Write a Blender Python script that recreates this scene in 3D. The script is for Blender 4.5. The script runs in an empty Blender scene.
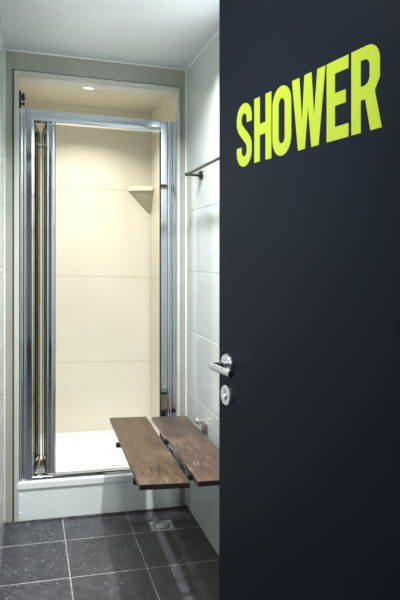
import bpy, bmesh, math, random
from mathutils import Vector, Matrix
random.seed(4)
PI = math.pi
SC = bpy.context.scene
COL = SC.collection

# ------------------------------------------------------------------ camera
cd = bpy.data.cameras.new('camera'); cam = bpy.data.objects.new('camera', cd); COL.objects.link(cam)
YAW = math.atan(172 / 600)
cam.location = (0, 0, 1.38); cam.rotation_euler = (PI / 2, 0, -YAW)
cd.sensor_fit = 'HORIZONTAL'; cd.sensor_width = 36; cd.lens = 54
cd.shift_y = -46 / 400; cd.clip_start = 0.05
SC.camera = cam
# ------------------------------------------------------------------ world, view
w = bpy.data.worlds.new('world'); SC.world = w; w.use_nodes = True
w.node_tree.nodes['Background'].inputs[0].default_value = (0.86, 0.93, 1.0, 1)
w.node_tree.nodes['Background'].inputs[1].default_value = 0.10
SC.view_settings.view_transform = 'Standard'; SC.view_settings.look = 'None'
SC.view_settings.gamma = 1; SC.view_settings.exposure = 0.36


def area_light(name, loc, size, power, col, spread=180):
    d = bpy.data.lights.new(name, 'AREA'); d.shape = 'DISK'; d.size = size; d.energy = power
    d.color = col; d.spread = math.radians(spread)
    o = bpy.data.objects.new(name, d); COL.objects.link(o); o.location = loc
    return o


area_light('ceiling_lamp_bench', (0.56, 2.22, 2.385), 0.07, 31, (0.95, 0.98, 1.0), 140)
area_light('fill_light_door', (0.12, 1.25, 2.385), 0.12, 6, (0.95, 0.98, 1.0), 130)  # unseen fill light, added to brighten the door's near face
area_light('fill_light_hall', (0.1, -1.1, 2.66), 0.5, 36, (0.97, 0.99, 1.0), 180)  # unseen fill light, added behind the camera to brighten the end wall
area_light('shower_lamp', (0.331, 3.433, 2.294), 0.06, 7.6, (1.0, 0.97, 0.92), 132)

# ------------------------------------------------------------------ helpers
S, XR = 0.025, 0.834       # vertical shear added to the modelled geometry to match the view's tilted horizontals


def link(o):
    COL.objects.link(o); return o


def thing(name, label, cat, loc=(0, 0, 0), group=None):
    o = link(bpy.data.objects.new(name, None)); o.location = loc
    o.empty_display_size = 0.05
    o['label'] = label; o['category'] = cat
    if group: o['group'] = group
    return o


def tag(o, label, cat, group=None):
    o['label'] = label; o['category'] = cat
    if group: o['group'] = group
    return o


def world_loc(o):
    v = Vector((0, 0, 0))
    while o: v = v + o.location; o = o.parent
    return v


def build(name, bm, mat, parent=None, shear=True, smooth=False, base=None, angle=38):
    """Link bm (world coordinates) as one mesh object; its origin is `base` or its parent's."""
    if shear:
        for v in bm.verts: v.co.z += S * (XR - v.co.x)
    off = world_loc(parent) if parent else Vector(base or (0, 0, 0))
    for v in bm.verts: v.co -= off
    bmesh.ops.recalc_face_normals(bm, faces=bm.faces)
    me = bpy.data.meshes.new(name); bm.to_mesh(me); bm.free()
    me.materials.append(mat)
    if smooth:
        me.polygons.foreach_set('use_smooth', [True] * len(me.polygons))
        me.set_sharp_from_angle(angle=math.radians(angle))
    o = link(bpy.data.objects.new(name, me))
    if parent: o.parent = parent
    else: o.location = off
    return o


def struct(name, bm, mat, **k):
    o = build(name, bm, mat, **k); o['kind'] = 'structure'; return o


def B():
    return bmesh.new()


def box(bm, x0, x1, y0, y1, z0, z1, bev=0.0, seg=2):
    r = bmesh.ops.create_cube(bm, size=1)
    vs = r['verts']
    for v in vs:
        v.co = Vector(((x0 + x1) / 2 + v.co.x * (x1 - x0), (y0 + y1) / 2 + v.co.y * (y1 - y0), (z0 + z1) / 2 + v.co.z * (z1 - z0)))
    if bev:
        es = list({e for v in vs for e in v.link_edges})
        bmesh.ops.bevel(bm, geom=es, offset=bev, segments=seg, affect='EDGES', profile=0.5)
    return bm


def prism(bm, pts, z0, z1, bev=0.0):
    """vertical prism over the xy outline"""
    lo = [bm.verts.new((p[0], p[1], z0)) for p in pts]; hi = [bm.verts.new((p[0], p[1], z1)) for p in pts]
    fs = [bm.faces.new(lo[::-1]), bm.faces.new(hi)]
    n = len(pts)
    for i in range(n): fs.append(bm.faces.new((lo[i], lo[(i + 1) % n], hi[(i + 1) % n], hi[i])))
    if bev:
        es = list({e for f in fs for e in f.edges})
        bmesh.ops.bevel(bm, geom=es, offset=bev, segments=2, affect='EDGES', profile=0.5)
    return bm


def extrude_poly(bm, pts, vec, bev=0.0):
    """pts: 3-D outline; vec: extrusion"""
    vec = Vector(vec)
    lo = [bm.verts.new(Vector(p)) for p in pts]; hi = [bm.verts.new(Vector(p) + vec) for p in pts]
    fs = [bm.faces.new(lo[::-1]), bm.faces.new(hi)]
    n = len(pts)
    for i in range(n): fs.append(bm.faces.new((lo[i], lo[(i + 1) % n], hi[(i + 1) % n], hi[i])))
    if bev:
        es = list({e for f in fs for e in f.edges})
        bmesh.ops.bevel(bm, geom=es, offset=bev, segments=2, affect='EDGES', profile=0.5)
    return bm


def frame_of(d):
    d = Vector(d).normalized()
    a = Vector((0, 0, 1)) if abs(d.z) < .9 else Vector((1, 0, 0))
    x = d.cross(a).normalized(); y = d.cross(x).normalized()
    return x, y


def tube(bm, path, r, n=20, cap=True):
    path = [Vector(p) for p in path]
    rings = []
    for i, p in enumerate(path):
        if i == 0: t = path[1] - p
        elif i == len(path) - 1: t = p - path[i - 1]
        else: t = (path[i + 1] - p).normalized() + (p - path[i - 1]).normalized()
        t.normalize()
        if i == 0: x, y = frame_of(t)
        else:
            x = (x - t * x.dot(t)).normalized(); y = t.cross(x).normalized()
        rr = r[i] if isinstance(r, (list, tuple)) else r
        rings.append([bm.verts.new(p + x * math.cos(2 * PI * k / n) * rr + y * math.sin(2 * PI * k / n) * rr) for k in range(n)])
    for a, b in zip(rings, rings[1:]):
        for k in range(n): bm.faces.new((a[k], a[(k + 1) % n], b[(k + 1) % n], b[k]))
    if cap:
        bm.faces.new(rings[0][::-1]); bm.faces.new(rings[-1])
    return bm


def lathe(bm, c, axis, prof, n=40):
    """prof: (radius, distance along axis); closed where the radius is 0"""
    c = Vector(c); axis = Vector(axis).normalized(); x, y = frame_of(axis)
    rings = []
    for r, h in prof:
        if r < 1e-6: rings.append([bm.verts.new(c + axis * h)])
        else: rings.append([bm.verts.new(c + axis * h + x * r * math.cos(2 * PI * k / n) + y * r * math.sin(2 * PI * k / n)) for k in range(n)])
    for a, b in zip(rings, rings[1:]):
        for k in range(n):
            if len(a) == 1 and len(b) == 1: continue
            if len(a) == 1: bm.faces.new((a[0], b[(k + 1) % n], b[k]))
            elif len(b) == 1: bm.faces.new((a[k], a[(k + 1) % n], b[0]))
            else: bm.faces.new((a[k], a[(k + 1) % n], b[(k + 1) % n], b[k]))
    return bm


# ------------------------------------------------------------------ materials
def mat(name, col, rough=0.5, metal=0.0, spec=0.5, coat=0.0, trans=0.0, emit=None, estr=0.0, ior=1.45):
    m = bpy.data.materials.new(name); m.use_nodes = True
    b = m.node_tree.nodes['Principled BSDF']
    b.inputs['Base Color'].default_value = (*col, 1); b.inputs['Roughness'].default_value = rough
    b.inputs['Metallic'].default_value = metal; b.inputs['Specular IOR Level'].default_value = spec
    b.inputs['Coat Weight'].default_value = coat; b.inputs['Coat Roughness'].default_value = 0.03
    b.inputs['Transmission Weight'].default_value = trans; b.inputs['IOR'].default_value = ior
    if emit:
        b.inputs['Emission Color'].default_value = (*emit, 1); b.inputs['Emission Strength'].default_value = estr
    return m


def nodes(m):
    nt = m.node_tree
    def N(t, **k):
        n = nt.nodes.new(t)
        for a, v in k.items():
            if a in n.inputs.keys(): n.inputs[a].default_value = v
            else: setattr(n, a, v)
        return n
    return nt, N, nt.links.new, nt.nodes['Principled BSDF']


def ramp(N, stops):
    r = N('ShaderNodeValToRGB'); e = r.color_ramp.elements
    while len(e) < len(stops): e.new(0.5)
    for s, (p, c) in zip(e, stops): s.position = p; s.color = (*c, 1)
    return r


def mottled(m, c0, c1, scale, bump=0.0, bscale=None, rough=None, stretch=(1, 1, 1)):
    nt, N, L, b = nodes(m)
    tc = N('ShaderNodeNewGeometry'); mp = N('ShaderNodeMapping'); mp.inputs['Scale'].default_value = stretch
    L(tc.outputs['Position'], mp.inputs['Vector'])
    n = N('ShaderNodeTexNoise', Scale=scale, Detail=5.0); L(mp.outputs['Vector'], n.inputs['Vector'])
    r = ramp(N, [(0.3, c0), (0.7, c1)]); L(n.outputs['Fac'], r.inputs['Fac']); L(r.outputs['Color'], b.inputs['Base Color'])
    if rough:
        q = N('ShaderNodeMapRange'); q.inputs['To Min'].default_value = rough[0]; q.inputs['To Max'].default_value = rough[1]
        L(n.outputs['Fac'], q.inputs['Value']); L(q.outputs['Result'], b.inputs['Roughness'])
    if bump:
        n2 = N('ShaderNodeTexNoise', Scale=bscale or scale * 8, Detail=3.0); L(mp.outputs['Vector'], n2.inputs['Vector'])
        bp = N('ShaderNodeBump', Strength=bump, Distance=0.002); L(n2.outputs['Fac'], bp.inputs['Height'])
        L(bp.outputs['Normal'], b.inputs['Normal'])
    return m


M = {}
M['tile'] = mottled(mat('glazed_wall_tile', (0.6, 0.62, 0.6), 0.12, spec=0.5), (0.54, 0.575, 0.56), (0.58, 0.615, 0.60), 3.0)
M['tile_shaded'] = mottled(mat('glazed_wall_tile_shaded', (0.5, 0.5, 0.45), 0.14), (0.36, 0.355, 0.295), (0.41, 0.405, 0.345), 3.0, 0.03, 3.0)  # side-wall tile darkened: the end wall's shade is put into its colour
M['hall_wall'] = mat('hall_paint', (0.40, 0.42, 0.44), 0.6)
M['hall_floor'] = mat('hall_floor', (0.025, 0.03, 0.04), 0.5)
M['joint'] = mat('grimy_joint', (0.10, 0.105, 0.095), 0.7)
M['grout_pale'] = mat('wall_grout', (0.62, 0.63, 0.61), 0.8)
M['cream'] = mottled(mat('cream_shower_tile', (0.7, 0.64, 0.5), 0.12, spec=0.5), (0.66, 0.62, 0.515), (0.70, 0.66, 0.555), 2.5, 0.03, 3.0)
M['cream_grout'] = mat('cream_grout', (0.42, 0.38, 0.29), 0.8)
M['cream_paint'] = mottled(mat('cream_ceiling_paint', (0.75, 0.69, 0.52), 0.6), (0.70, 0.66, 0.53), (0.74, 0.70, 0.57), 6)
M['ceiling'] = mottled(mat('ceiling_paint', (0.8, 0.82, 0.82), 0.45), (0.60, 0.63, 0.64), (0.64, 0.67, 0.68), 4)
M['white'] = mottled(mat('white_trim', (0.85, 0.86, 0.84), 0.35), (0.86, 0.88, 0.87), (0.91, 0.92, 0.91), 12)
M['frame_trim'] = mottled(mat('off_white_trim', (0.6, 0.6, 0.55), 0.4), (0.50, 0.505, 0.455), (0.56, 0.565, 0.515), 12)
M['curb'] = mottled(mat('pale_step_panel', (0.8, 0.84, 0.83), 0.2), (0.80, 0.85, 0.845), (0.86, 0.90, 0.895), 5, 0.05, 12, stretch=(1, 1, 0.5))
M['acrylic'] = mat('white_acrylic', (0.88, 0.87, 0.83), 0.25)
M['sealant'] = mottled(mat('dirty_sealant', (0.05, 0.05, 0.05), 0.6), (0.02, 0.02, 0.02), (0.10, 0.10, 0.10), 40)
M['chrome'] = mat('polished_aluminium', (0.68, 0.71, 0.76), 0.08, 1.0)
M['lever'] = mat('lever_steel', (0.48, 0.48, 0.48), 0.25, 1.0)
M['chrome_bright'] = mat('bright_chrome', (0.86, 0.88, 0.90), 0.08, 1.0)
M['steel'] = mottled(mat('brushed_steel', (0.7, 0.71, 0.71), 0.28, 1.0), (0.62, 0.63, 0.63), (0.72, 0.73, 0.73), 30, rough=(0.22, 0.36))
M['dark_metal'] = mat('dark_metal', (0.035, 0.036, 0.04), 0.35, 0.6)
M['dark_chrome'] = mat('dark_chrome', (0.05, 0.047, 0.046), 0.3, 0.9)
M['black'] = mat('black_plastic', (0.012, 0.012, 0.012), 0.35)
M['seal'] = mat('dark_rubber_seal', (0.016, 0.015, 0.012), 0.5)
M['lime'] = mat('lime_vinyl', (0.53, 0.66, 0.014), 0.45)
M['beige'] = mat('beige_plastic', (0.34, 0.27, 0.16), 0.5)
M['lamp'] = mat('lamp_lens', (1, 1, 1), 0.4, emit=(1.0, 0.96, 0.88), estr=14.0)
M['door'] = mottled(mat('dark_door_paint', (0.02, 0.027, 0.038), 0.5, spec=0.08), (0.0065, 0.0105, 0.0180), (0.0080, 0.0125, 0.0210), 2.0, 0.03, 60)
M['shelf'] = mat('ceramic_shelf', (0.74, 0.70, 0.56), 0.25)
M['shelf_shaded'] = mat('ceramic_shelf_shaded', (0.40, 0.365, 0.27), 0.15)  # shade below the shelf lip put into the support's darker colour


def glass_material():
    m = bpy.data.materials.new('shower_glass'); m.use_nodes = True
    nt = m.node_tree; nt.nodes.remove(nt.nodes['Principled BSDF'])
    t = nt.nodes.new('ShaderNodeBsdfTransparent'); t.inputs[0].default_value = (0.87, 0.90, 0.82, 1)
    g = nt.nodes.new('ShaderNodeBsdfGlossy'); g.inputs['Roughness'].default_value = 0.02; g.inputs[0].default_value = (0.9, 0.95, 0.9, 1)
    f = nt.nodes.new('ShaderNodeFresnel'); f.inputs[0].default_value = 1.2
    x = nt.nodes.new('ShaderNodeMixShader'); nt.links.new(f.outputs[0], x.inputs[0])
    nt.links.new(t.outputs[0], x.inputs[1]); nt.links.new(g.outputs[0], x.inputs[2])
    nt.links.new(x.outputs[0], nt.nodes['Material Output'].inputs[0])
    return m


M['glass'] = glass_material()


def floor_material():
    m = mat('slate_floor_tile', (0.03, 0.03, 0.032), 0.35)
    nt, N, L, b = nodes(m)
    g = N('ShaderNodeNewGeometry')
    sep = N('ShaderNodeSeparateXYZ'); L(g.outputs['Position'], sep.inputs[0])
    def line(out, off, pitch, half):
        a = N('ShaderNodeMath', operation='SUBTRACT'); L(out, a.inputs[0]); a.inputs[1].default_value = off
        p = N('ShaderNodeMath', operation='PINGPONG'); L(a.outputs[0], p.inputs[0]); p.inputs[1].default_value = pitch / 2
        s = N('ShaderNodeMath', operation='LESS_THAN'); L(p.outputs[0], s.inputs[0]); s.inputs[1].default_value = half
        return s.outputs[0]
    # grout wobbles a little
    wn = N('ShaderNodeTexNoise', Scale=60.0); L(g.outputs['Position'], wn.inputs['Vector'])
    lx = line(sep.outputs['X'], 0.171, 0.329, 0.0026); ly = line(sep.outputs['Y'], 2.921, 0.341, 0.0030)
    mx = N('ShaderNodeMath', operation='MAXIMUM'); L(lx, mx.inputs[0]); L(ly, mx.inputs[1])
    # per tile tone
    cx = N('ShaderNodeMath', operation='FLOOR'); sx = N('ShaderNodeMath', operation='MULTIPLY_ADD'); L(sep.outputs['X'], sx.inputs[0])
    sx.inputs[1].default_value = 1 / 0.329; sx.inputs[2].default_value = -0.171 / 0.329; L(sx.outputs[0], cx.inputs[0])
    cy = N('ShaderNodeMath', operation='FLOOR'); sy = N('ShaderNodeMath', operation='MULTIPLY_ADD'); L(sep.outputs['Y'], sy.inputs[0])
    sy.inputs[1].default_value = 1 / 0.341; sy.inputs[2].default_value = -2.921 / 0.341; L(sy.outputs[0], cy.inputs[0])
    cb = N('ShaderNodeCombineXYZ'); L(cx.outputs[0], cb.inputs[0]); L(cy.outputs[0], cb.inputs[1])
    wnz = N('ShaderNodeTexWhiteNoise'); L(cb.outputs[0], wnz.inputs['Vector'])
    n = N('ShaderNodeTexNoise', Scale=14.0, Detail=8.0, Roughness=0.7); L(g.outputs['Position'], n.inputs['Vector'])
    r = ramp(N, [(0.3, (0.020, 0.021, 0.025)), (0.75, (0.080, 0.084, 0.096))]); L(n.outputs['Fac'], r.inputs['Fac'])
    hs = N('ShaderNodeHueSaturation'); L(r.outputs['Color'], hs.inputs['Color'])
    vr = N('ShaderNodeMapRange'); vr.inputs['To Min'].default_value = 0.85; vr.inputs['To Max'].default_value = 1.15
    L(wnz.outputs['Value'], vr.inputs['Value']); L(vr.outputs['Result'], hs.inputs['Value'])
    # pale streaky specks: water droplets with their wet sheen put into the colour
    mp = N('ShaderNodeMapping'); mp.inputs['Scale'].default_value = (1.0, 0.35, 1.0); mp.inputs['Rotation'].default_value = (0, 0, 0.5)
    L(g.outputs['Position'], mp.inputs['Vector'])
    v = N('ShaderNodeTexNoise', Scale=115.0, Detail=2.0); L(mp.outputs['Vector'], v.inputs['Vector'])
    big = N('ShaderNodeTexNoise', Scale=5.0, Detail=2.0); L(g.outputs['Position'], big.inputs['Vector'])
    ad = N('ShaderNodeMath', operation='MULTIPLY_ADD'); L(big.outputs['Fac'], ad.inputs[0]); ad.inputs[1].default_value = 0.25; L(v.outputs['Fac'], ad.inputs[2])
    sp = ramp(N, [(0.775, (0, 0, 0)), (0.85, (1, 1, 1))]); L(ad.outputs[0], sp.inputs['Fac'])
    mk = N('ShaderNodeMix', data_type='RGBA'); L(sp.outputs['Color'], mk.inputs['Factor'])
    L(hs.outputs['Color'], mk.inputs['A']); mk.inputs['B'].default_value = (0.20, 0.21, 0.235, 1)
    m2 = N('ShaderNodeMix', data_type='RGBA'); L(mx.outputs[0], m2.inputs['Factor']); L(mk.outputs['Result'], m2.inputs['A'])
    gn = ramp(N, [(0.35, (0.20, 0.20, 0.20)), (0.65, (0.45, 0.45, 0.45))]); L(wn.outputs['Fac'], gn.inputs['Fac']); L(gn.outputs['Color'], m2.inputs['B'])
    L(m2.outputs['Result'], b.inputs['Base Color'])
    rr = N('ShaderNodeMapRange'); rr.inputs['To Min'].default_value = 0.22; rr.inputs['To Max'].default_value = 0.42
    L(n.outputs['Fac'], rr.inputs['Value']); L(rr.outputs['Result'], b.inputs['Roughness'])
    fine = N('ShaderNodeTexNoise', Scale=110.0, Detail=4.0, Roughness=0.65); L(mp.outputs['Vector'], fine.inputs['Vector'])
    bp = N('ShaderNodeBump', Strength=0.9, Distance=0.004); L(fine.outputs['Fac'], bp.inputs['Height'])
    iv = N('ShaderNodeMath', operation='SUBTRACT'); iv.inputs[0].default_value = 1; L(mx.outputs[0], iv.inputs[1])
    b2 = N('ShaderNodeBump', Strength=0.6, Distance=0.002); L(iv.outputs[0], b2.inputs['Height']); L(bp.outputs['Normal'], b2.inputs['Normal'])
    L(b2.outputs['Normal'], b.inputs['Normal'])
    return m


def wood_material(name, dark, mid, light, seed, rough=(0.22, 0.42)):
    m = mat(name, mid, 0.4, spec=0.3)
    nt, N, L, b = nodes(m)
    g = N('ShaderNodeNewGeometry')
    mp = N('ShaderNodeMapping'); mp.inputs['Scale'].default_value = (1.0, 0.07, 1.0); mp.inputs['Location'].default_value = (seed, seed * 2, 0)
    L(g.outputs['Position'], mp.inputs['Vector'])
    wv = N('ShaderNodeTexWave', wave_type='BANDS', bands_direction='X', Scale=48.0, Distortion=12.0, Detail=4.0)
    wv.inputs['Detail Scale'].default_value = 1.2; L(mp.outputs['Vector'], wv.inputs['Vector'])
    n = N('ShaderNodeTexNoise', Scale=120.0, Detail=6.0, Roughness=0.7); L(mp.outputs['Vector'], n.inputs['Vector'])
    mxx = N('ShaderNodeMath', operation='MULTIPLY_ADD'); L(wv.outputs['Fac'], mxx.inputs[0]); mxx.inputs[1].default_value = 0.28
    h = N('ShaderNodeMath', operation='MULTIPLY'); L(n.outputs['Fac'], h.inputs[0]); h.inputs[1].default_value = 0.78; L(h.outputs[0], mxx.inputs[2])
    r = ramp(N, [(0.32, dark), (0.5, mid), (0.66, light)]); L(mxx.outputs[0], r.inputs['Fac'])
    # worn pale patches and scratches
    w1 = N('ShaderNodeTexNoise', Scale=9.0, Detail=6.0, Roughness=0.7)
    mp2 = N('ShaderNodeMapping'); mp2.inputs['Location'].default_value = (seed * 3, 0, 0); mp2.inputs['Scale'].default_value = (1, 0.6, 1)
    L(g.outputs['Position'], mp2.inputs['Vector']); L(mp2.outputs['Vector'], w1.inputs['Vector'])
    r2 = ramp(N, [(0.50, (0, 0, 0)), (0.70, (0.4, 0.4, 0.4))]); L(w1.outputs['Fac'], r2.inputs['Fac'])
    mk = N('ShaderNodeMix', data_type='RGBA'); L(r2.outputs['Color'], mk.inputs['Factor']); L(r.outputs['Color'], mk.inputs['A'])
    mk.inputs['B'].default_value = (0.24, 0.17, 0.12, 1)
    mp3 = N('ShaderNodeMapping'); mp3.inputs['Scale'].default_value = (1, 0.12, 1); mp3.inputs['Rotation'].default_value = (0, 0, 0.7 + seed * .1)
    L(g.outputs['Position'], mp3.inputs['Vector'])
    w2 = N('ShaderNodeTexNoise', Scale=120.0, Detail=3.0); L(mp3.outputs['Vector'], w2.inputs['Vector'])
    r3 = ramp(N, [(0.64, (0, 0, 0)), (0.74, (0.45, 0.45, 0.45))]); L(w2.outputs['Fac'], r3.inputs['Fac'])
    m3 = N('ShaderNodeMix', data_type='RGBA'); L(r3.outputs['Color'], m3.inputs['Factor']); L(mk.outputs['Result'], m3.inputs['A'])
    m3.inputs['B'].default_value = (0.42, 0.34, 0.27, 1)
    L(m3.outputs['Result'], b.inputs['Base Color'])
    q = N('ShaderNodeMapRange'); q.inputs['To Min'].default_value = rough[0]; q.inputs['To Max'].default_value = rough[1]
    L(w1.outputs['Fac'], q.inputs['Value']); L(q.outputs['Result'], b.inputs['Roughness'])
    bp = N('ShaderNodeBump', Strength=0.35, Distance=0.001); L(mxx.outputs[0], bp.inputs['Height']); L(bp.outputs['Normal'], b.inputs['Normal'])
    return m


M['floor'] = floor_material()
M['wood_a'] = wood_material('worn_brown_wood', (0.006, 0.004, 0.0025), (0.034, 0.018, 0.009), (0.115, 0.068, 0.034), 1.3)
M['wood_b'] = wood_material('worn_reddish_wood', (0.014, 0.008, 0.006), (0.048, 0.027, 0.019), (0.11, 0.066, 0.048), 4.1)
M['endgrain'] = mat('dark_end_grain', (0.012, 0.008, 0.007), 0.6)

# ------------------------------------------------------------------ room shell
XL, YB, YN, ZC = -0.114, 3.18, 0.80, 2.39


def tiled_wall(bm, plane, at, u, zs, out, t=0.009, gap=0.0012, bev=0.0022):
    """bevelled slabs over a backing; plane 'x' or 'y'; out = +1/-1 the side the tiles face"""
    for u0, u1 in zip(u, u[1:]):
        for z0, z1 in zip(zs, zs[1:]):
            a, b = (at - t, at) if out > 0 else (at, at + t)
            if plane == 'x': box(bm, a, b, u0 + gap, u1 - gap, z0 + gap, z1 - gap, bev, 1)
            else: box(bm, u0 + gap, u1 - gap, a, b, z0 + gap, z1 - gap, bev, 1)


ZS = [-0.02, 0.31, 0.633, 0.968, 1.29, 1.61, ZC + 0.02]
bm = B(); box(bm, -0.16, 0.90, -0.6, 3.30, -0.06, 0.0)
struct('floor', bm, M['floor'])
bm = B(); box(bm, -0.16, 0.90, 0.60, YB + 0.02, ZC, ZC + 0.06)
struct('ceiling', bm, M['ceiling'])

bm = B(); tiled_wall(bm, 'x', XR, [YN - 0.02, 1.38, 1.98, 2.58, YB + 0.003], ZS, -1)
rw = struct('wall_right', bm, M['tile'])
bm = B(); box(bm, XR + 0.0025, XR + 0.08, YN, YB + 0.13, -0.03, ZC + 0.03)
build('grout', bm, M['grout_pale'], rw)
bm = B(); tiled_wall(bm, 'x', XL, [YN - 0.02, 1.38, 1.98, 2.58, YB + 0.003], ZS, 1)
lw = struct('wall_left', bm, M['tile'])
bm = B(); box(bm, XL - 0.08, XL - 0.0025, YN, YB + 0.13, -0.03, ZC + 0.03)
build('grout', bm, M['grout_pale'], lw)

# back wall with the shower opening
OX0, OX1, OZ = -0.049, 0.779, 2.268
bm = B()
tiled_wall(bm, 'y', YB, [XL - 0.003, -0.066], [-0.02, 0.14, 0.633, 1.25, 1.84, 2.30, ZC + 0.02], -1)
tiled_wall(bm, 'y', YB, [0.797, XR + 0.003], [-0.02, 0.31, 0.633, 0.968, 1.29, 1.84, 2.30, ZC + 0.02], -1)
tiled_wall(bm, 'y', YB, [-0.066, 0.797], [OZ + 0.012, ZC + 0.02], -1)
bw = struct('wall_back', bm, M['tile_shaded'])
bm = B()
box(bm, XL - 0.04, OX0 - 0.003, YB + 0.0025, YB + 0.12, -0.03, ZC + 0.03)
box(bm, OX1 + 0.003, XR + 0.04, YB + 0.0025, YB + 0.12, -0.03, ZC + 0.03)
box(bm, OX0 - 0.003, OX1 + 0.003, YB + 0.0025, YB + 0.12, OZ, ZC + 0.03)
build('grout', bm, M['grout_pale'], bw)

# wall around the entrance behind the open door
bm = B()
box(bm, 0.70, XR + 0.06, 0.70, YN, 0, ZC + 0.02)
box(bm, XL - 0.05, 0.70, 0.70, YN, 2.28, ZC + 0.02)
struct('wall_front', bm, M['white'])
# the hall the photograph is taken from
bm = B(); box(bm, -1.66, -0.165, -3.5, 0.80, -0.06, 0.0); box(bm, -0.165, 0.905, -3.5, -0.6, -0.06, 0.0); box(bm, 0.905, 2.2, -3.5, 0.80, -0.06, 0.0)
struct('floor_hall', bm, M['hall_floor'], shear=False)
bm = B(); box(bm, -1.66, 2.2, -3.5, 0.70, 2.70, 2.76)
struct('ceiling_hall', bm, M['ceiling'], shear=False)
bm = B(); box(bm, -1.66, -1.6, -3.5, 0.70, 0, 2.7); box(bm, 2.14, 2.2, -3.5, 0.70, 0, 2.7); box(bm, -1.66, 2.2, -3.56, -3.5, 0, 2.7)
box(bm, -1.6, XL - 0.01, 0.70, 0.76, 0, 2.7); box(bm, 0.86, 2.14, 0.70, 0.76, 0, 2.7); box(bm, XL - 0.01, 0.86, 0.70, 0.76, 2.42, 2.7)
struct('wall_hall', bm, M['hall_wall'], shear=False)

# shower recess
SY = 3.90
ZI = [0.16, 0.674, 1.224, 1.788, 2.35]
bm = B(); tiled_wall(bm, 'y', SY, [-0.40, 0.16, 0.76, 1.36], ZI, -1, gap=0.0010, bev=0.0012)
for v in bm.verts: v.co.x = max(OX0 - 0.01, min(OX1 + 0.01, v.co.x))
bmesh.ops.dissolve_degenerate(bm, dist=1e-5, edges=bm.edges)
bm.free(); bm = B(); tiled_wall(bm, 'y', SY, [OX0 - 0.01, OX1 + 0.01], ZI, -1, gap=0.0010, bev=0.0012)
sb = struct('wall_shower_back', bm, M['cream'])
bm = B(); box(bm, OX0 - 0.05, OX1 + 0.05, SY + 0.002, SY + 0.06, 0.0, 2.4)
build('grout', bm, M['cream_grout'], sb)
bm = B(); tiled_wall(bm, 'x', OX1, [YB + 0.022, SY], ZI, -1, gap=0.0010, bev=0.0012)
sr = struct('wall_shower_right', bm, M['cream'])
bm = B(); box(bm, OX1 + 0.002, OX1 + 0.05, YB + 0.12, SY + 0.05, 0.0, 2.4)
build('grout', bm, M['cream_grout'], sr)
bm = B(); tiled_wall(bm, 'x', OX0, [YB + 0.022, SY], ZI, 1, gap=0.0010, bev=0.0012)
sl = struct('wall_shower_left', bm, M['cream'])
bm = B(); box(bm, OX0 - 0.05, OX0 - 0.002, YB + 0.12, SY + 0.05, 0.0, 2.4)
build('grout', bm, M['cream_grout'], sl)
bm = B(); box(bm, OX0 - 0.05, OX1 + 0.05, YB + 0.11, SY + 0.05, 2.312, 2.38)
struct('ceiling_shower', bm, M['cream_paint'])

# white trim frame around the recess
bm = B()
y0, y1 = YB - 0.012, YB + 0.022
extrude_poly(bm, [(-0.068, y0, 0.0), (-0.0445, y0, 0.0), (-0.0445, y0, OZ), (-0.068, y0, OZ + 0.019)], (0, y1 - y0 - 0.016, 0), 0.003)
extrude_poly(bm, [(0.779, y0, 0.0), (0.799, y0, 0.0), (0.799, y0, OZ + 0.019), (0.779, y0, OZ)], (0, y1 - y0, 0), 0.003)
extrude_poly(bm, [(-0.049, y0, OZ), (0.779, y0, OZ), (0.799, y0, OZ + 0.019), (-0.068, y0, OZ + 0.019)], (0, y1 - y0, 0), 0.003)
struct('trim_1', bm, M['frame_trim'])
bm = B(); box(bm, -0.0745, -0.0685, YB - 0.003, YB + 0.001, 0.0, OZ + 0.024); box(bm, 0.7995, 0.8035, YB - 0.003, YB + 0.001, 0.0, OZ + 0.024); box(bm, -0.0745, 0.8035, YB - 0.003, YB + 0.001, OZ + 0.0195, OZ + 0.0245)
struct('trim_6', bm, M['joint'])
# ceiling bead and corner sealant lines
bm = B(); box(bm, XL, XR, YB - 0.006, YB, ZC - 0.006, ZC); box(bm, XR - 0.006, XR, 0.80, YB, ZC - 0.005, ZC)
struct('trim_2', bm, M['white'])
bm = B(); box(bm, XR - 0.006, XR, YB - 0.006, YB, 0.01, ZC, 0.002); box(bm, XL, XL + 0.004, YB - 0.004, YB, 0.01, ZC, 0.001)
struct('trim_3', bm, M['white'])
# dark sealant along the foot of the walls
bm = B()
tube(bm, [(XL + 0.01, YB - 0.012, 0.001), (-0.07, YB - 0.016, 0.001), (0.3, YB - 0.014, 0.002), (0.55, YB - 0.018, 0.001), (XR - 0.01, YB - 0.012, 0.001)], 0.007, 8)
tube(bm, [(XR - 0.002, YB, 0.001), (XR - 0.003, 2.6, 0.0), (XR - 0.002, 1.9, 0.001), (XR - 0.002, 0.82, 0.0)], 0.006, 8)
struct('trim_4', bm, M['sealant'])

# step below the shower door
bm = B(); box(bm, -0.049, 0.779, YB - 0.008, YB + 0.10, 0.004, 0.163, 0.002)
cb = struct('trim_5', bm, M['curb'])
bm = B(); box(bm, -0.055, 0.785, YB - 0.016, YB + 0.12, 0.1645, 0.201, 0.004)
build('sill', bm, M['white'], cb)
bm = B()
for x, z in [(-0.036, 0.135), (-0.037, 0.045)]:
    lathe(bm, (x, YB - 0.008, z), (0, -1, 0), [(0.006, -0.001), (0.006, 0.001), (0.004, 0.003), (0, 0.0035)], 16)
build('screw_cap', bm, M['white'], cb, smooth=True)

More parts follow.
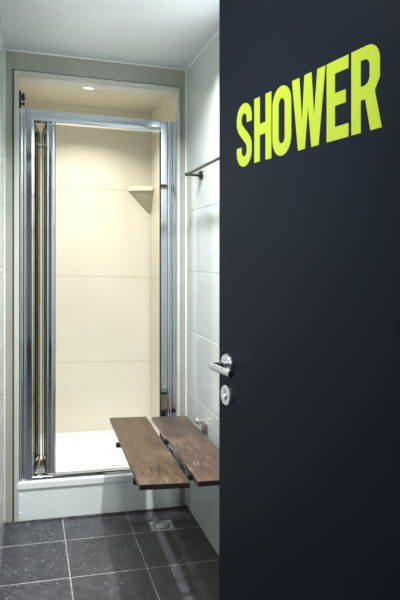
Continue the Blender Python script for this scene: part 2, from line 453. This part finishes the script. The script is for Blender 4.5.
# ------------------------------------------------------------------ shower tray
tray = thing('shower_tray', 'white shower tray behind the chrome sill', 'shower tray', (0.365, 3.55, 0.16))
bm = B()
box(bm, OX0 + 0.002, OX1 - 0.002, YB + 0.122, SY - 0.002, 0.14, 0.205)
build('basin', bm, M['acrylic'], tray)
bm = B()
box(bm, OX0 + 0.002, OX1 - 0.002, YB + 0.122, YB + 0.15, 0.205, 0.216, 0.004)
box(bm, OX0 + 0.002, OX1 - 0.002, SY - 0.02, SY - 0.002, 0.205, 0.232, 0.006)
box(bm, OX0 + 0.002, OX0 + 0.02, YB + 0.15, SY - 0.02, 0.205, 0.222, 0.004)
box(bm, OX1 - 0.02, OX1 - 0.002, YB + 0.15, SY - 0.02, 0.205, 0.222, 0.004)
build('rim', bm, M['acrylic'], tray)
bm = B(); lathe(bm, (0.079, 3.40, 0.205), (0, 0, 1), [(0.018, 0), (0.018, 0.012), (0.015, 0.022), (0.008, 0.027), (0, 0.028)], 28)
w_ = build('waste_cover', bm, M['beige'], tray, smooth=True); w_['label'] = 'beige domed waste cover'

# ------------------------------------------------------------------ bifold shower door
sd = thing('shower_door', 'chrome framed bifold shower door with its narrow glass leaves folded open', 'shower door', (0.36, 3.2, 0.201))
FY0, FY1 = YB + 0.000, YB + 0.045
Z0, Z1 = 0.202, 2.100
bm = B()      # left jamb: wall channel with rounded ridges and a flat face
box(bm, -0.044, 0.022, FY0 + 0.008, FY1, Z0, Z1, 0.002)
tube(bm, [(-0.0325, FY0 + 0.008, Z0 + .002), (-0.0325, FY0 + 0.008, Z1 - .002)], 0.0075, 36)
tube(bm, [(-0.015, FY0 + 0.007, Z0 + .002), (-0.015, FY0 + 0.007, Z1 - .002)], 0.0045, 36)
box(bm, -0.009, 0.021, FY0, FY0 + 0.012, Z0 + 0.004, Z1 - 0.001, 0.002, 2)
build('jamb', bm, M['chrome'], sd, smooth=True, angle=14)
bm = B()      # right jamb
box(bm, 0.692, 0.7775, FY0 + 0.010, FY1, Z0, Z1 - 0.002, 0.002)
box(bm, 0.690, 0.722, FY0 + 0.001, FY0 + 0.014, Z0 + 0.003, Z1 - 0.004, 0.003, 3)
tube(bm, [(0.740, FY0 + 0.009, Z0 + .002), (0.740, FY0 + 0.009, Z1)], 0.0115, 40)
box(bm, 0.756, 0.7775, FY0 + 0.002, FY0 + 0.02, Z0 + .002, Z1 - 0.001, 0.003)
build('jamb', bm, M['chrome'], sd, smooth=True, angle=14)
bm = B()
box(bm, 0.6865, 0.6895, FY0 + 0.001, FY0 + 0.016, Z0 + 0.004, 2.04)
for z in (0.615, 1.74): box(bm, 0.691, 0.724, FY0 - 0.005, FY0 + 0.002, z, z + 0.014, 0.0015)
build('door_catch', bm, M['dark_metal'], sd)
bm = B()      # header with a rounded lower lip
extrude_poly(bm, [(0.0205, FY1, 2.040), (0.0205, FY0, 2.040), (0.0205, FY0 - 0.004, 2.0415), (0.0205, FY0 - 0.0045, 2.043), (0.0205, FY0 - 0.0030, 2.060),
                  (0.0205, FY0 - 0.0015, 2.0625), (0.0205, FY0 + 0.0045, 2.0635), (0.0205, FY0 + 0.0045, 2.098), (0.0205, FY0 + 0.006, 2.0995), (0.0205, FY1, 2.0995)], (0.671, 0, 0))
build('header', bm, M['chrome'], sd)
bm = B()
extrude_poly(bm, [(0.0205, FY1, 0.202), (0.0205, FY0 + 0.002, 0.202), (0.0205, FY0 + 0.002, 0.215), (0.0205, FY0 + 0.006, 0.221), (0.0205, FY1, 0.221)], (0.671, 0, 0))
build('threshold', bm, M['chrome'], sd, smooth=True)


def leaf(p0, p1, label=None):
    a = Vector((*p0, 0)); b = Vector((*p1, 0)); d = (b - a).normalized(); n = Vector((-d.y, d.x, 0)) * 0.003
    bm = B(); prism(bm, [(a + n)[:2], (b + n)[:2], (b - n)[:2], (a - n)[:2]], 0.246, 2.022)
    g = build('glass_leaf', bm, M['glass'], sd)
    bm = B(); n2 = n * 1.6
    for z0_, z1_ in ((0.226, 0.246), (2.022, 2.040)):
        prism(bm, [(a + n2)[:2], (b + n2)[:2], (b - n2)[:2], (a - n2)[:2]], z0_, z1_)
    build('seal', bm, M['seal'], g)
    return g


leaf((0.031, 3.215), (0.0610, 3.478))
leaf((0.0800, 3.478), (0.092, 3.215))
bm = B(); box(bm, 0.0590, 0.0670, 3.478, 3.496, 0.226, 2.040, 0.001); box(bm, 0.0745, 0.0825, 3.478, 3.496, 0.226, 2.040, 0.001)
build('hinge_profile', bm, M['seal'], sd, smooth=True)
bm = B()
for xa in (0.048, 0.084): box(bm, xa, xa + 0.012, 3.40, 3.42, 1.952, 1.972, 0.003)
box(bm, 0.0630, 0.0780, 3.502, 3.506, 1.96, 1.98, 0.001); box(bm, 0.050, 0.094, 3.418, 3.424, 1.958, 1.966, 0.001)
build('hinge', bm, M['chrome_bright'], sd)
bm = B(); box(bm, 0.094, 0.134, 3.196, 3.228, 0.226, 2.042, 0.002, 2)
tube(bm, [(0.098, 3.197, 0.228), (0.098, 3.197, 2.04)], 0.005, 36); tube(bm, [(0.124, 3.196, 0.228), (0.124, 3.196, 2.04)], 0.0075, 36)
build('leading_stile', bm, M['chrome'], sd, smooth=True, angle=14)
bm = B(); box(bm, 0.1342, 0.1375, 3.202, 3.220, 0.226, 2.04)
build('magnetic_strip', bm, M['seal'], sd)
bm = B(); box(bm, 0.0235, 0.031, 3.200, 3.222, 0.226, 2.042, 0.002)
build('pivot_profile', bm, M['chrome_bright'], sd)

# ------------------------------------------------------------------ things in the recess
dl = thing('downlight', 'round recessed downlight glowing in the shower ceiling', 'light', (0.331, 3.433, 2.312 + S * 0.503))
zc = 2.312
bm = B(); lathe(bm, (0.331, 3.433, zc), (0, 0, -1), [(0.034, 0.0), (0.044, 0.0), (0.044, 0.003), (0.040, 0.006), (0.034, 0.006), (0.033, 0.003)], 48)
build('bezel', bm, M['chrome_bright'], dl, smooth=True)
bm = B(); lathe(bm, (0.331, 3.433, zc), (0, 0, -1), [(0, 0.003), (0.033, 0.003)], 40)
build('lens', bm, M['lamp'], dl)

# corner shelf
sx, sy, sz = OX1, SY, 1.795
sh = thing('corner_shelf', 'cream ceramic corner shelf in the upper right of the shower', 'shelf', (sx, sy, sz))
R_ = 0.155
def quarter(r, z, n=14):
    pts = [(sx - 0.001, sy - 0.001, z)]
    for k in range(n + 1):
        a = PI / 2 * k / n
        rr = r * (1 - 0.16 * math.sin(2 * a))
        pts.append((sx - 0.001 - rr * math.cos(a), sy - 0.001 - 0.68 * rr * math.sin(a), z))
    return pts
bm = B(); extrude_poly(bm, quarter(R_, sz - 0.008), (0, 0, 0.028), 0.006)
build('top', bm, M['shelf'], sh, smooth=True)
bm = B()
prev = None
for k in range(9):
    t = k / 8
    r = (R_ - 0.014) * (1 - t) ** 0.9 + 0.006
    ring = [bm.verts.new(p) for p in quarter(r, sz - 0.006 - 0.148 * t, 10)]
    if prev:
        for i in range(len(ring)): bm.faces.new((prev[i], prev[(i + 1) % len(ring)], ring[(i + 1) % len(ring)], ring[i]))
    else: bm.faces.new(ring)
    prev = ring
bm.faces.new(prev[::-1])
build('support', bm, M['shelf_shaded'], sh, smooth=True)

# dark fitting above the header
fb = thing('rail_bracket', 'small black bracket with round knob above the left end of the chrome header', 'bracket', (-0.045, 3.21, 2.13))
bm = B(); box(bm, -0.0485, -0.0335, 3.190, 3.228, 2.103, 2.192, 0.003)
build('plate', bm, M['black'], fb)
bm = B(); lathe(bm, (-0.0345, 3.208, 2.163), (1, -0.15, 0), [(0.008, 0), (0.008, 0.003), (0.020, 0.005), (0.021, 0.014), (0.015, 0.020), (0.005, 0.021), (0, 0.021)], 28)
build('knob', bm, M['black'], fb, smooth=True)
bm = B(); lathe(bm, (-0.0345, 3.208, 2.128), (1, -0.15, 0), [(0.006, 0), (0.006, 0.010), (0.009, 0.012), (0.009, 0.018), (0, 0.020)], 24)
build('screw', bm, M['dark_metal'], fb, smooth=True)

# ------------------------------------------------------------------ floor drain
dr = thing('floor_drain', 'small square steel floor drain with a slotted round grate', 'drain', (0.65, 2.968, S * (XR - .65)))
bm = B(); prism(bm, [(0.594, 3.020), (0.709, 3.025), (0.706, 2.912), (0.589, 2.915)], -0.004, 0.0035, 0.0012)
build('plate', bm, M['steel'], dr)
c = Vector((0.649, 2.968, 0.0036))
bm = B(); n = 12
for k in range(n):      # ring of dark curved slots
    a0, a1 = 2 * PI * (k + 0.18) / n, 2 * PI * (k + 0.82) / n
    inner, outer = [], []
    for j in range(5):
        a = a0 + (a1 - a0) * j / 4
        inner.append((c.x + 0.033 * math.cos(a), c.y + 0.033 * math.sin(a), c.z)); outer.append((c.x + 0.042 * math.cos(a), c.y + 0.042 * math.sin(a), c.z))
    extrude_poly(bm, inner + outer[::-1], (0, 0, 0.0004))
build('slots', bm, M['black'], dr)
bm = B(); lathe(bm, c, (0, 0, 1), [(0.031, -0.001), (0.031, 0.0012), (0.029, 0.0018), (0, 0.0018)], 40)
build('grate', bm, M['steel'], dr, smooth=True)
bm = B(); lathe(bm, c, (0, 0, 1), [(0.004, 0.0015), (0.004, 0.0030), (0, 0.0032)], 16)
build('screw', bm, M['chrome_bright'], dr, smooth=True)

# ------------------------------------------------------------------ fold-down bench
bn = thing('shower_bench', 'fold-down bench of two worn brown wooden planks fixed to the right wall', 'bench', (0.82, 2.65, 0.45))
zt, zb = 0.515, 0.493


def plank(pts, m):
    bm = B()
    prism(bm, pts, zb, zt, 0.0)
    n = 24          # subdivide along the length and bevel the rim
    es = list(bm.edges)
    bmesh.ops.bevel(bm, geom=es, offset=0.0025, segments=2, affect='EDGES', profile=0.5)
    p = build('plank', bm, m, bn, smooth=True)
    return p


pa = plank([(0.411, 3.140), (0.602, 3.130), (0.587, 2.180), (0.396, 2.198)], M['wood_a'])
pb = plank([(0.629, 3.118), (0.813, 3.105), (0.812, 2.178), (0.617, 2.184)], M['wood_b'])
# dark sawn ends of the planks
bm = B(); extrude_poly(bm, [(0.3985, 2.1970, zb + .0015), (0.5850, 2.1795, zb + .0015), (0.5850, 2.1795, zt - .002), (0.3985, 2.1970, zt - .002)], (0, -0.0015, 0))
build('end_grain', bm, M['endgrain'], pa)
bm = B(); extrude_poly(bm, [(0.6195, 2.1832, zb + .0015), (0.8100, 2.1775, zb + .0015), (0.8100, 2.1775, zt - .002), (0.6195, 2.1832, zt - .002)], (0, -0.0015, 0))
build('end_grain', bm, M['endgrain'], pb)
bm = B(); extrude_poly(bm, [(0.3990, 2.20, zb + .0015), (0.4088, 3.138, zb + .0015), (0.4088, 3.138, zb + .010), (0.3990, 2.20, zb + .010)], (-0.0026, 0, 0))
bm.free()
for yc in (2.32, 2.785):
    bm = B(); box(bm, 0.392, 0.826, yc - 0.011, yc + 0.011, zb - 0.022, zb, 0.003)
    build('crossbar', bm, M['dark_metal'], bn)
    bm = B(); extrude_poly(bm, [(0.748, yc - 0.006, zb - 0.020), (0.826, yc - 0.006, zb - 0.020), (0.826, yc - 0.006, 0.325), (0.772, yc - 0.006, 0.335), (0.748, yc - 0.006, 0.36)], (0, 0.012, 0), 0.002)
    build('support_arm', bm, M['dark_metal'], bn)
    bm = B(); box(bm, 0.826, XR, yc - 0.022, yc + 0.05, 0.31, 0.56, 0.003)
    wp = build('wall_plate', bm, M['steel'], bn)
    bm = B(); box(bm, 0.816, 0.827, yc + 0.012, yc + 0.040, 0.500, 0.558, 0.003)
    lathe(bm, (0.832, yc + 0.026, 0.563), (-1, 0.0, 0.12), [(0.011, 0), (0.011, 0.030), (0.015, 0.033), (0.016, 0.042), (0.010, 0.049), (0, 0.050)], 24)
    h = build('hinge_pin', bm, M['chrome_bright'], bn, smooth=True)

# ------------------------------------------------------------------ towel rail
tr = thing('towel_rail', 'dark chrome towel rail on a round wall flange beside the open door', 'towel rail', (XR, 2.873, 1.77))
zr = 1.772
bm = B(); tube(bm, [(0.757, 2.885, zr), (0.757, 2.2, zr)], 0.0065, 18)
build('rail', bm, M['dark_chrome'], tr, smooth=True)
for k, yy in enumerate((2.873, 2.235)):
    bm = B(); lathe(bm, (XR, yy, zr), (-1, 0, 0), [(0.022, 0), (0.022, 0.010), (0.018, 0.014), (0.009, 0.016), (0.007, 0.026), (0.0065, 0.070), (0.009, 0.074), (0.009, 0.083), (0.006, 0.086), (0, 0.087)], 32)
    build('post', bm, M['dark_chrome'], tr, smooth=True)

# ------------------------------------------------------------------ entrance door with its sign
ANG = math.radians(8.2)
U = Vector((math.sin(ANG), -math.cos(ANG), 0)); NRM = Vector((-math.cos(ANG), -math.sin(ANG), 0)); UP = Vector((0, 0, 1))
ED = Vector((0.5263, 1.6384, 0))
ZD0 = 0.035


def dp(u, z, n=0.0): return ED + U * u + UP * z + NRM * n


door = thing('entrance_door', 'tall dark navy door standing open, lettered SHOWER in lime', 'door', tuple(dp(0.40, ZD0, -0.02)))
bm = B(); extrude_poly(bm, [dp(0, ZD0), dp(0.80, ZD0), dp(0.80, 2.24), dp(0, 2.24)], NRM * -0.042, 0.002)
lf = build('leaf', bm, M['door'], door, shear=False)
for zz in (0.25, 1.15, 2.0):
    bm = B(); tube(bm, [dp(0.807, zz, -0.02), dp(0.807, zz + 0.1, -0.02)], 0.008, 14)
    build('hinge', bm, M['steel'], door, shear=False, smooth=True)

# lettering outlines, in metres on the leaf
ZL, HL = 1.6125, 0.1625


def arc(cx, cy, rx, ry, a0, a1, n=10):
    return [(cx + rx * math.cos(math.radians(a0 + (a1 - a0) * k / n)), cy + ry * math.sin(math.radians(a0 + (a1 - a0) * k / n))) for k in range(n + 1)]


def ribbon(path, wd):
    L_, R2 = [], []
    for i, p in enumerate(path):
        a = path[max(i - 1, 0)]; b = path[min(i + 1, len(path) - 1)]
        d = Vector((b[0] - a[0], b[1] - a[1])).normalized(); nn = Vector((-d.y, d.x)) * wd / 2
        L_.append((p[0] + nn.x, p[1] + nn.y)); R2.append((p[0] - nn.x, p[1] - nn.y))
    return L_ + R2[::-1]


def s_path():
    w_, st = 0.082, 0.027
    lx, rx = st / 2, w_ - st / 2; r = (rx - lx) / 2; mx_ = (lx + rx) / 2
    p = [(rx, 0.112)] + arc(mx_, HL - st / 2 - r * .95 + .002, r, r * .95, 0, 180, 14)
    mid = []
    y_a, y_b = 0.115, 0.049
    for k in range(1, 12):
        t = k / 12
        s = t * t * (3 - 2 * t)
        mid.append((lx + (rx - lx) * s, y_a + (y_b - y_a) * t))
    p += [(lx, y_a)] + mid + [(rx, y_b)] + arc(mx_, st / 2 + r * .95 - .002, r, r * .95, 0, -180, 14) + [(lx, 0.050)]
    return p


def letter(name, x0, loops):
    bm = B(); edges = []
    for lp in loops:
        vs = [bm.verts.new(dp(x0 + 0.003 + p[0], ZL + p[1], 0.0006)) for p in lp]
        for i in range(len(vs)): edges.append(bm.edges.new((vs[i], vs[(i + 1) % len(vs)])))
    bmesh.ops.triangle_fill(bm, edges=edges, use_beauty=True, use_dissolve=False, normal=NRM)
    r = bmesh.ops.extrude_face_region(bm, geom=list(bm.faces))
    for v in [g for g in r['geom'] if isinstance(g, bmesh.types.BMVert)]: v.co -= NRM * 0.0006
    o = build('letter', bm, M['lime'], lf, shear=False)
    return o


st = 0.028
letter('S', 0.108, [ribbon(s_path(), 0.027)])
H_ = HL
letter('H', 0.2035, [[(0, 0), (st, 0), (st, .066), (.084 - st, .066), (.084 - st, 0), (.084, 0), (.084, H_), (.084 - st, H_), (.084 - st, .094), (st, .094), (st, H_), (0, H_)]])
ow = 0.083
outer = arc(ow / 2, H_ - ow / 2, ow / 2, ow / 2 + .001, 0, 180, 16) + arc(ow / 2, ow / 2, ow / 2, ow / 2 + .001, 180, 360, 16)
iw = ow / 2 - st
inner = arc(ow / 2, H_ - st - iw * 1.1, iw, iw * 1.1, 0, 180, 12) + arc(ow / 2, st + iw * 1.1, iw, iw * 1.1, 180, 360, 12)
letter('O', 0.2925, [outer, inner])
letter('W', 0.3785, [[(0, H_), (.030, H_), (.0405, .062), (.0500, H_), (.0770, H_), (.0865, .066), (.0985, H_), (.1275, H_), (.1030, 0), (.0765, 0), (.0635, .090), (.0515, 0), (.0245, 0)]])
letter('E', 0.5100, [[(0, 0), (.0715, 0), (.0715, .027), (.028, .027), (.028, .070), (.063, .070), (.063, .096), (.028, .096), (.028, .136), (.0715, .136), (.0715, H_), (0, H_)]])
# R: bowl on the right, splayed leg
rw_ = 0.082
bowl = [(0, 0), (.028, 0), (.028, .062), (.041, .062), (.0560, 0), (.0870, 0), (.0680, .073), (.074, .082), (rw_, .095)]
bowl += arc(rw_ - .034, H_ - .034, .034, .034, 0, 90, 10) + [(0, H_)]
hole = [(.028, .088), (.040, .088), (.049, .092), (.054, .101), (.054, .125), (.051, .133), (.043, .138), (.028, .138)]
letter('R', 0.5905, [bowl, hole])

# handle, its rose and the keyhole plate
hu, hz = 0.058, 1.074
bm = B(); lathe(bm, dp(hu, hz), NRM, [(0.029, 0), (0.029, 0.006), (0.027, 0.009), (0.012, 0.0095), (0, 0.0095)], 44)
build('handle_rose', bm, M['steel'], door, shear=False, smooth=True)
bm = B()
pth = [dp(hu, hz, 0.009), dp(hu, hz, 0.030)]
cxn, r0 = 0.040, 0.016
for k in range(9):
    a = PI / 2 * k / 8
    pth.append(dp(hu + r0 * (1 - math.cos(a)), hz, cxn + r0 * math.sin(a)))
pth += [dp(hu + 0.07, hz, cxn + r0), dp(hu + 0.128, hz, cxn + r0)]
tube(bm, pth, 0.0095, 24)
lv = build('lever', bm, M['lever'], door, shear=False, smooth=True)
bm = B(); lathe(bm, dp(hu + 0.128, hz, cxn + r0), U, [(0.0075, 0.0), (0.0075, 0.0012), (0, 0.0012)], 24)
build('end_cap', bm, M['black'], lv, shear=False)
ku, kz = 0.054, 0.987
bm = B(); lathe(bm, dp(ku, kz), NRM, [(0.028, 0), (0.028, 0.006), (0.026, 0.0085), (0, 0.0085)], 44)
kp = build('keyhole_plate', bm, M['steel'], door, shear=False, smooth=True)
bm = B(); lathe(bm, dp(ku, kz - 0.004, 0.0085), NRM, [(0.0085, 0), (0.0085, 0.004), (0.0075, 0.005), (0, 0.005)], 24)
build('lock_cylinder', bm, M['chrome_bright'], kp, shear=False, smooth=True)
bm = B(); extrude_poly(bm, [dp(ku - 0.002, kz + 0.006, 0.0086), dp(ku + 0.002, kz + 0.006, 0.0086), dp(ku + 0.002, kz + 0.016, 0.0086), dp(ku - 0.002, kz + 0.016, 0.0086)], NRM * 0.0005)
build('key_slot', bm, M['black'], kp, shear=False)
